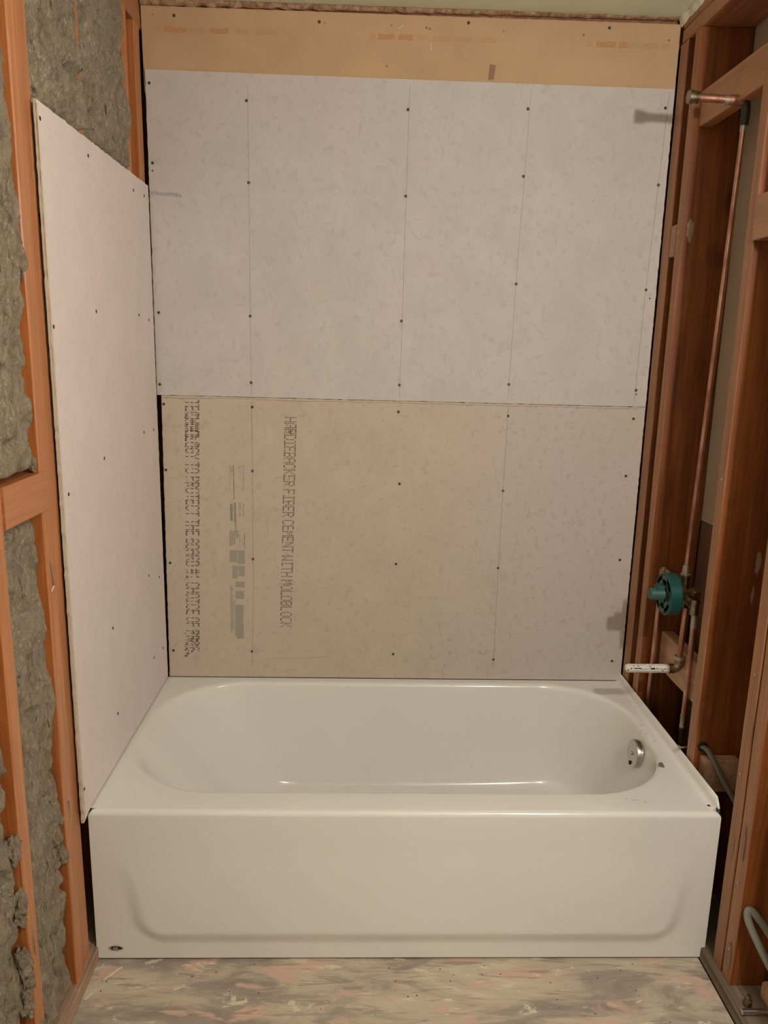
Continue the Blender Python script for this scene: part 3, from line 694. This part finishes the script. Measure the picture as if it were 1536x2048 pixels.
# ------------------------------------------------------------------ insulation batts
def batt(name, y0, y1, z0, z1, surf, edge, label, seed, side='x', lump=.014, ragl=.012, ragr=.012, group=None):
    """mineral wool: bulging, torn surface whose ragged sides fall back between the studs"""
    st = .0045; ny = max(10, int((y1-y0)/st)); nzz = int((z1-z0)/st); bm = bmesh.new(); g = []
    for j in range(nzz+1):
        z = z0+(z1-z0)*j/nzz; row = []
        rl = ragl*(noise.noise(Vector((seed, z*9, 0)))+.6*noise.noise(Vector((seed, z*31, 4))))
        rr = ragr*(noise.noise(Vector((seed+7, z*8, 0)))+.6*noise.noise(Vector((seed+3, z*33, 2))))
        for i in range(ny+1):
            t = i/ny; y = y0+(y1-y0)*t; p = Vector((seed*3.1, y*11, z*6))
            n = noise.fractal(p, .9, 2.1, 5) * lump
            n += lump*.7*noise.noise(Vector((y*34, z*20+n*60, seed)))
            rd = noise.noise(Vector((y*55+3*noise.noise(Vector((y*9, z*9, 1))), z*24, seed+9)))
            n -= max(0, rd-.18)*lump*3.2
            n += .0022*noise.noise(Vector((y*170, z*110, seed)))
            dl = (y-(y0+max(0, rl)))/.020; dr = ((y1-max(0, rr))-y)/.020
            e = max(0, min(1, min(dl, dr))); e = math.sqrt(max(0, 1-(1-e)**2))
            ez = max(0, min(1, min((z-z0)/.015, (z1-z)/.015))); ez = math.sqrt(max(0, 1-(1-ez)**2))
            q = min(e, ez)
            x = edge + (surf-edge)*q + n*q
            if y > -.05 and z < 1.956: x = min(x, -.0075)
            row.append(bm.verts.new((x, y, z)))
        g.append(row)
    for a, b_ in zip(g, g[1:]):
        for i in range(ny): bm.faces.new((a[i], a[i+1], b_[i+1], b_[i]))
    xb = -.148
    # closed back
    bound = [g[0][i] for i in range(ny+1)] + [g[j][ny] for j in range(1, nzz+1)] + [g[nzz][i] for i in range(ny-1, -1, -1)] + [g[j][0] for j in range(nzz-1, 0, -1)]
    bk = [bm.verts.new((xb, v.co.y, v.co.z)) for v in bound]
    for i in range(len(bound)): bm.faces.new((bound[i], bk[i], bk[(i+1) % len(bk)], bound[(i+1) % len(bound)]))
    bm.faces.new(bk)
    o = link(name, bm, WOOL, None, True)
    tag(o, label, 'insulation', group); return o
BATTS = []
BATTS.append(batt('insulation_batt', -.283, -.114, 1.246, 2.362, -.006, -.095, 'grey brown mineral wool batt above the short orange block on the left wall', 3, ragr=.03))
BATTS.append(batt('insulation_batt', -.283, -.114, .040, 1.160, -.014, -.095, 'tall grey brown mineral wool batt below the short orange block on the left wall', 11, ragr=.018))
BATTS.append(batt('insulation_batt', -.693, -.327, .040, 2.362, -.020, -.095, 'mineral wool batt at the far left edge of the photo, beside the nearest stud', 17, ragr=.03, lump=.02))
BATTS.append(batt('insulation_batt', -.016, .210, 1.30, 2.362, .006, -.085, 'mineral wool batt above the left board, with dark torn streaks beside the double stud', 23, lump=.020, ragr=.02))
BATTS.append(batt('insulation_batt', .254, .575, 1.30, 2.362, .004, -.085, 'mineral wool batt above the left board, nearest the back corner', 29, lump=.018, ragr=.035))
# torn tufts sticking out of the lower batts
for k, (y, z, s, own) in enumerate(((-.330, .55, .028, 2), (-.328, .43, .026, 2), (-.330, .40, .022, 2), (-.125, .385, .024, 1), (-.118, .47, .014, 1), (-.335, .30, .032, 2), (-.330, .25, .03, 2), (-.305, .10, .034, 2), (-.29, .085, .030, 1), (-.122, 1.262, .014, 0), (-.335, .20, .026, 2))):
    bm = bmesh.new(); bmesh.ops.create_icosphere(bm, subdivisions=4, radius=1)
    for v in bm.verts:
        n = v.co.normalized(); q = 1+.55*noise.fractal(n*1.6+Vector((k*3.3, 0, 0)), .8, 2.2, 4)+.2*noise.noise(n*6+Vector((k, 1, 0)))
        v.co = Vector((-.016+n.x*s*.5*q, y+n.y*s*.6*q, z+n.z*s*q))
    link('torn_tuft', bm, WOOL, BATTS[own], True)

# ------------------------------------------------------------------ plumbing
pl = empty('shower_plumbing', (1.575, .44, .46), 'soldered copper shower pipes with green plastic guarded valve in the right wall', 'plumbing')
XP = 1.572
lean = lambda z: .447 - (z-.90)*.044     # the riser leans a little
riser = [(XP, lean(z), z) for z in (.885, 1.3, 1.7, 2.072)]
tubeobj('riser_pipe', riser, .0068, COPPER, pl)
tubeobj('elbow', catmull([(XP, lean(2.06), 2.062), (XP, lean(2.1), 2.095), (XP-.004, lean(2.12), 2.112), (XP-.020, lean(2.12), 2.118)], 6), .0105, flat('burnt_fitting', (.05, .04, .03), .6, .4), pl, label='blackened elbow')
tubeobj('solder_collar', [(XP, lean(2.05), 2.046), (XP, lean(2.05), 2.064)], .0080, SOLDER, pl)
ys = lean(2.12); zs0 = 2.118
tubeobj('shower_stub', [(XP-.008, ys, zs0), (1.53, ys, zs0+.001), (1.446, ys+.002, zs0+.004)], .0098, COPPER, pl, label='copper stub reaching into the tub alcove')
tubeobj('stub_coupling', [(1.562, ys, zs0), (1.556, ys, zs0), (1.550, ys, zs0), (1.538, ys, zs0), (1.530, ys, zs0), (1.524, ys, zs0)], [.0128, .0138, .0120, .0120, .0124, .0104], COPPER, pl)
tubeobj('solder_ring', [(1.526, ys, zs0), (1.514, ys, zs0)], .0106, SOLDER, pl)
tubeobj('stub_cap', [(1.4530, ys+.002, zs0+.004), (1.4510, ys+.002, zs0+.004), (1.4430, ys+.002, zs0+.004), (1.4425, ys+.002, zs0+.004), (1.4390, ys+.002, zs0+.004), (1.4385, ys+.002, zs0+.004), (1.4270, ys+.002, zs0+.005), (1.4240, ys+.002, zs0+.005)], [.0105, .0140, .0145, .0125, .0125, .0155, .0160, .0130], BRASS, pl, n=24, label='tarnished brass end cap')
# valve body
VY, VZ = .432, .830
tubeobj('riser_flange', [(XP, .448, .882), (XP, .448, .886), (XP, .448, .888), (XP, .448, .912)], [.0150, .0150, .0110, .0095], SOLDER, pl)
vb = bmesh.new()
tube(vb, [(XP, .446, .79), (XP, .446, .885)], .013, 18); tube(vb, [(1.53, VY, VZ), (1.60, VY+.01, VZ)], .018, 18)
tube(vb, [(XP, .37, .815), (XP, .52, .828)], .0135, 18); tube(vb, [(XP+.006, .385, .845), (XP+.006, .372, .845)], .011, 12); tube(vb, [(XP, .37, .835), (XP, .37, .79)], .0125, 16)
autosmooth(link('valve_body', vb, BRASS, pl))
tubeobj('hot_pipe', catmull([(1.560, .600, .20), (1.560, .590, .50), (1.560, .584, .80)], 4) + catmull([(1.560, .583, .845), (1.561, .575, .860), (1.563, .560, .862), (1.570, .51, .845)], 4), .0080, COPPER, pl)
tubeobj('hot_elbow', catmull([(1.560, .584, .835), (1.561, .579, .860), (1.563, .555, .862)], 5), .0108, BRASS, pl)
tubeobj('spout_drop_pipe', [(XP+.004, .430, .79), (XP+.004, .440, .625)], .0082, COPPER, pl)
tubeobj('cold_pipe', [(XP+.004, .372, .795), (XP+.006, .374, .60), (XP+.008, .378, .455), (XP+.008, .380, .44), (XP+.02, .384, .20)], .0080, COPPER, pl)
tubeobj('cold_solder', [(XP+.004, .372, .792), (XP+.005, .373, .750)], .0092, SOLDER, pl)
tubeobj('cold_coupling', [(XP+.008, .377, .485), (XP+.008, .378, .448), (XP+.008, .378, .447), (XP+.009, .379, .43)], [.0098, .0098, .0108, .0108], BRASS, pl)
SY, SZ = .440, .598
tubeobj('spout_elbow', catmull([(XP+.004, .438, .632), (XP+.004, SY, .612), (XP-.006, SY, SZ+.002), (XP-.026, SY, SZ)], 6), .0142, BRASS, pl, label='dull brass drop elbow')
tubeobj('solder_band', [(XP+.004, .439, .628), (XP+.004, .439, .638)], .0150, SOLDER, pl)
# white coated spout nipple with dark gaps between ridges
sn = bmesh.new(); n = 36; pr = []
for k in range(61):
    t = k/60; x = 1.553 - t*.134; row = []
    for i in range(n):
        a = 2*math.pi*i/n; r = .0118 + .0009*math.sin(a*6+.5) + .0011*noise.noise(Vector((t*9, math.cos(a)*3, math.sin(a)*3)))
        if t > .93: r -= (t-.93)*.045
        if .0 < t < .02: r = .0125
        row.append(sn.verts.new((x + (.004*noise.noise(Vector((a*2, 0, 1))) if t > .97 else 0), SY+r*math.cos(a), SZ+r*math.sin(a))))
    pr.append(row)
for a, b_ in zip(pr, pr[1:]):
    for i in range(n): sn.faces.new((a[i], a[(i+1) % n], b_[(i+1) % n], b_[i]))
sn.faces.new(pr[0]); sn.faces.new(pr[-1])
nip = link('spout_nipple', sn, WHITE, pl, True); nip['label'] = 'white coated spout pipe with dark gaps'
gaps = bmesh.new()
for (x0, x1, a0, w_) in ((1.440, 1.462, 158, .0024), (1.490, 1.503, 160, .0042), (1.430, 1.434, 162, .0036), (1.507, 1.509, 158, .0042), (1.530, 1.534, 162, .0024), (1.523, 1.527, 182, .0026), (1.487, 1.490, 135, .003), (1.452, 1.455, 130, .003), (1.438, 1.442, 124, .002), (1.420, 1.426, 178, .0028), (1.510, 1.545, 164, .0008), (1.46, 1.488, 166, .0007)):
    a = math.radians(a0); r = .0138
    for s in (0,):
        cy, cz = SY+r*math.cos(a), SZ+r*math.sin(a); tv = Vector((0, -math.sin(a), math.cos(a)))*w_/2
        gaps.faces.new([gaps.verts.new(Vector((x, cy, cz))+tv*s_) for x, s_ in ((x0, -1), (x1, -1), (x1, 1), (x0, 1))])
g_ = link('nipple_gaps', gaps, BLACK, nip)
# green plastic guard
gg = empty('plaster_guard', (0, 0, 0)); gg.parent = pl; gg.location = Vector((1.505, VY, VZ))-Vector((1.575, .44, .46)); gg['label'] = 'round green plastic plaster guard'
def ringwall(bm, r0, r1, x0, x1, n=56):
    R = []
    for k in range(n):
        t = 2*math.pi*k/n; c, s = math.cos(t), math.sin(t)
        R.append([bm.verts.new((x, r*c, r*s)) for x, r in ((x0, r0), (x0, r1-.003), (x0+.003, r1), (x1, r1), (x1, r0))])
    for k in range(n):
        a, b_ = R[k], R[(k+1) % n]
        for j in range(5): bm.faces.new((a[j], a[(j+1) % 5], b_[(j+1) % 5], b_[j]))
def addl(name, bm, mat, parent, label=None):
    bmesh.ops.recalc_face_normals(bm, faces=bm.faces); me = bpy.data.meshes.new(name); bm.to_mesh(me); bm.free(); me.materials.append(mat)
    o = bpy.data.objects.new(name, me); C.objects.link(o); o.parent = parent; autosmooth(o, 40)
    if label: o['label'] = label
    return o
bm = bmesh.new(); ringwall(bm, .055, .0605, 0, .034); addl('guard_rim', bm, GREEN, gg)
# face: annulus with four openings = spokes between hub and rim
bm = bmesh.new(); n = 96
def sector(bm, t0, t1, r0, r1, x0, x1, seg):
    P = []
    for k in range(seg+1):
        t = t0+(t1-t0)*k/seg; c, s = math.cos(t), math.sin(t)
        P.append([bm.verts.new((x, r*c, r*s)) for x, r in ((x0, r0), (x0, r1), (x1, r1), (x1, r0))])
    for a, b_ in zip(P, P[1:]):
        for j in range(4): bm.faces.new((a[j], a[(j+1) % 4], b_[(j+1) % 4], b_[j]))
    bm.faces.new(P[0]); bm.faces.new(P[-1])
for q in range(4): sector(bm, math.radians(45+90*q-22), math.radians(45+90*q+22), .020, .053, 0, .004, 10)
sector(bm, 0, 2*math.pi-.001, .042, .0565, 0, .004, 60); sector(bm, 0, 2*math.pi-.001, .012, .026, 0, .004, 40)
addl('guard_face', bm, GREEN, gg)
bm = bmesh.new()
rr_ = [(.004, .019), (-.008, .019), (-.010, .0175), (-.036, .0175), (-.0395, .015), (-.041, .010)]
R = [[bm.verts.new((d, r*math.cos(2*math.pi*k/32), r*math.sin(2*math.pi*k/32))) for k in range(32)] for d, r in rr_]
for i in range(5):
    for k in range(32): bm.faces.new((R[i][k], R[i][(k+1) % 32], R[i+1][(k+1) % 32], R[i+1][k]))
bm.faces.new(R[0]); bm.faces.new(R[-1]); addl('guard_hub', bm, GREEN2, gg, 'green plastic hub')
bm = bmesh.new(); bx(bm, -.024, .001, -.011, .011, .014, .0275); bmesh.ops.bevel(bm, geom=bm.edges[:], offset=.002, segments=2, affect='EDGES'); addl('guard_tab', bm, GREEN2, gg)

# ------------------------------------------------------------------ cables and small things in the right wall
def cable(pts, label, r=.0085):
    bm = bmesh.new(); tube(bm, catmull(pts, 8), r, 14, 0, .55)
    o = autosmooth(link('electrical_cable', bm, CABLE)); return tag(o, label, 'cable')
cable([(1.552, .192, .486), (1.562, .165, .478), (1.592, .115, .410), (1.625, .03, .345), (1.64, -.02, .33), (1.65, -.03, .325)], 'grey electrical cable running from a hole in the wall stud above the bathtub corner')
cable([(1.645, -.085, .34), (1.645, -.13, .335), (1.64, -.19, .36), (1.635, -.28, .36), (1.63, -.45, .36)][1:], 'short grey electrical cable at the right photo edge beside the nearest stud', .010)
cable([(1.60, -.40, .055), (1.578, -.26, .135), (1.555, -.185, .190), (1.540, -.145, .232), (1.545, -.130, .248), (1.562, -.135, .240), (1.590, -.17, .20), (1.615, -.25, .14), (1.63, -.40, .09)], 'flat grey electrical cable bent into a loop low in the right wall', .0095)
oc = lumber('wood_offcut', 1.590, 1.66, -.30, -.150, .036, .078, PALE, None, axis=1, seg=4, wob=.004)
tag(oc, 'pale wood offcut lying on the dusty sole plate, bottom right', 'offcut')
rod = empty('steel_rod', (1.55, -.25, .036), 'dull steel tie rod with a brass nut on the sole plate, bottom right', 'rod')
tubeobj('rod', [(1.518, -.203, .046), (1.62, -.203, .046)], .0065, STEEL, rod)
tubeobj('nut', [(1.545, -.178, .036), (1.545, -.178, .052), (1.545, -.178, .053), (1.545, -.178, .064)], [.010, .010, .006, .005], BRASS, rod, n=6)

# ------------------------------------------------------------------ floor debris
deb = [((.03, -.035, 0), (.075, .0), .006, 'splinter'), ]
for i, (x, y, L, a, lab) in enumerate(((.052, -.045, .055, .9, 'pale wood splinter on the floor below the left end of the bathtub'), (.020, -.105, .040, 1.1, 'pale wood splinter on the floor against the left sole plate'))):
    c, s = math.cos(a), math.sin(a); bm = bmesh.new()
    tube(bm, [(x-c*L/2, y-s*L/2, .0035), (x, y, .004), (x+c*L/2, y+s*L/2, .003)], [.002, .0042, .0015], 6)
    tag(link('wood_splinter', bm, flat('bleached_splinter', (.66, .56, .45), .8)), lab, 'splinter')
bm = bmesh.new()
for k in range(45):
    x, y = random.uniform(.03, 1.48), -abs(random.gauss(.0, .10))-.012
    if y < -.35: continue
    s = random.uniform(.0008, .0022); r_ = bmesh.ops.create_icosphere(bm, subdivisions=1, radius=s)
    for v in r_['verts']: v.co = Vector((x+v.co.x*random.uniform(.6, 1.6), y+v.co.y, max(.0002, s*.4+v.co.z*.5)))
tag(link('floor_crumbs', bm, flat('dark_crumb', (.10, .075, .055), .9)), 'dark crumbs and grit scattered on the floor before the bathtub', 'grit', kind='stuff')

# ------------------------------------------------------------------ wall sconce, and an added fill lamp (outside the frame)
sl = empty('wall_sconce', (1.515, LAMP.y, LAMP.z), 'small bare bulb wall sconce beside the camera', 'lamp')
tubeobj('back_plate', [(1.515, LAMP.y, LAMP.z-.06), (1.505, LAMP.y, LAMP.z-.06)], .045, BRASS, sl, n=28)
tubeobj('arm', catmull([(1.508, LAMP.y, LAMP.z-.06), (1.485, LAMP.y, LAMP.z-.09), (1.47, LAMP.y, LAMP.z-.085), (1.47, LAMP.y, LAMP.z-.055)], 5), .007, BRASS, sl, n=10)
lamp('bulb_light', LAMP, LAMP_W, .028).parent = None
cl = empty('fill_lamp', (1.15, -2.1, 2.40), 'added round fill lamp near the ceiling, unseen behind the camera', 'lamp')
bm = bmesh.new(); tube(bm, [(1.15, -2.1, 2.44), (1.15, -2.1, 2.42)], .16, 32); link('fill_lamp_base', bm, WHITE, cl)
lamp('fill_light', (1.15, -2.1, 2.20), FILL_W, .18)  # added soft fill to lift the shadows, no known fixture
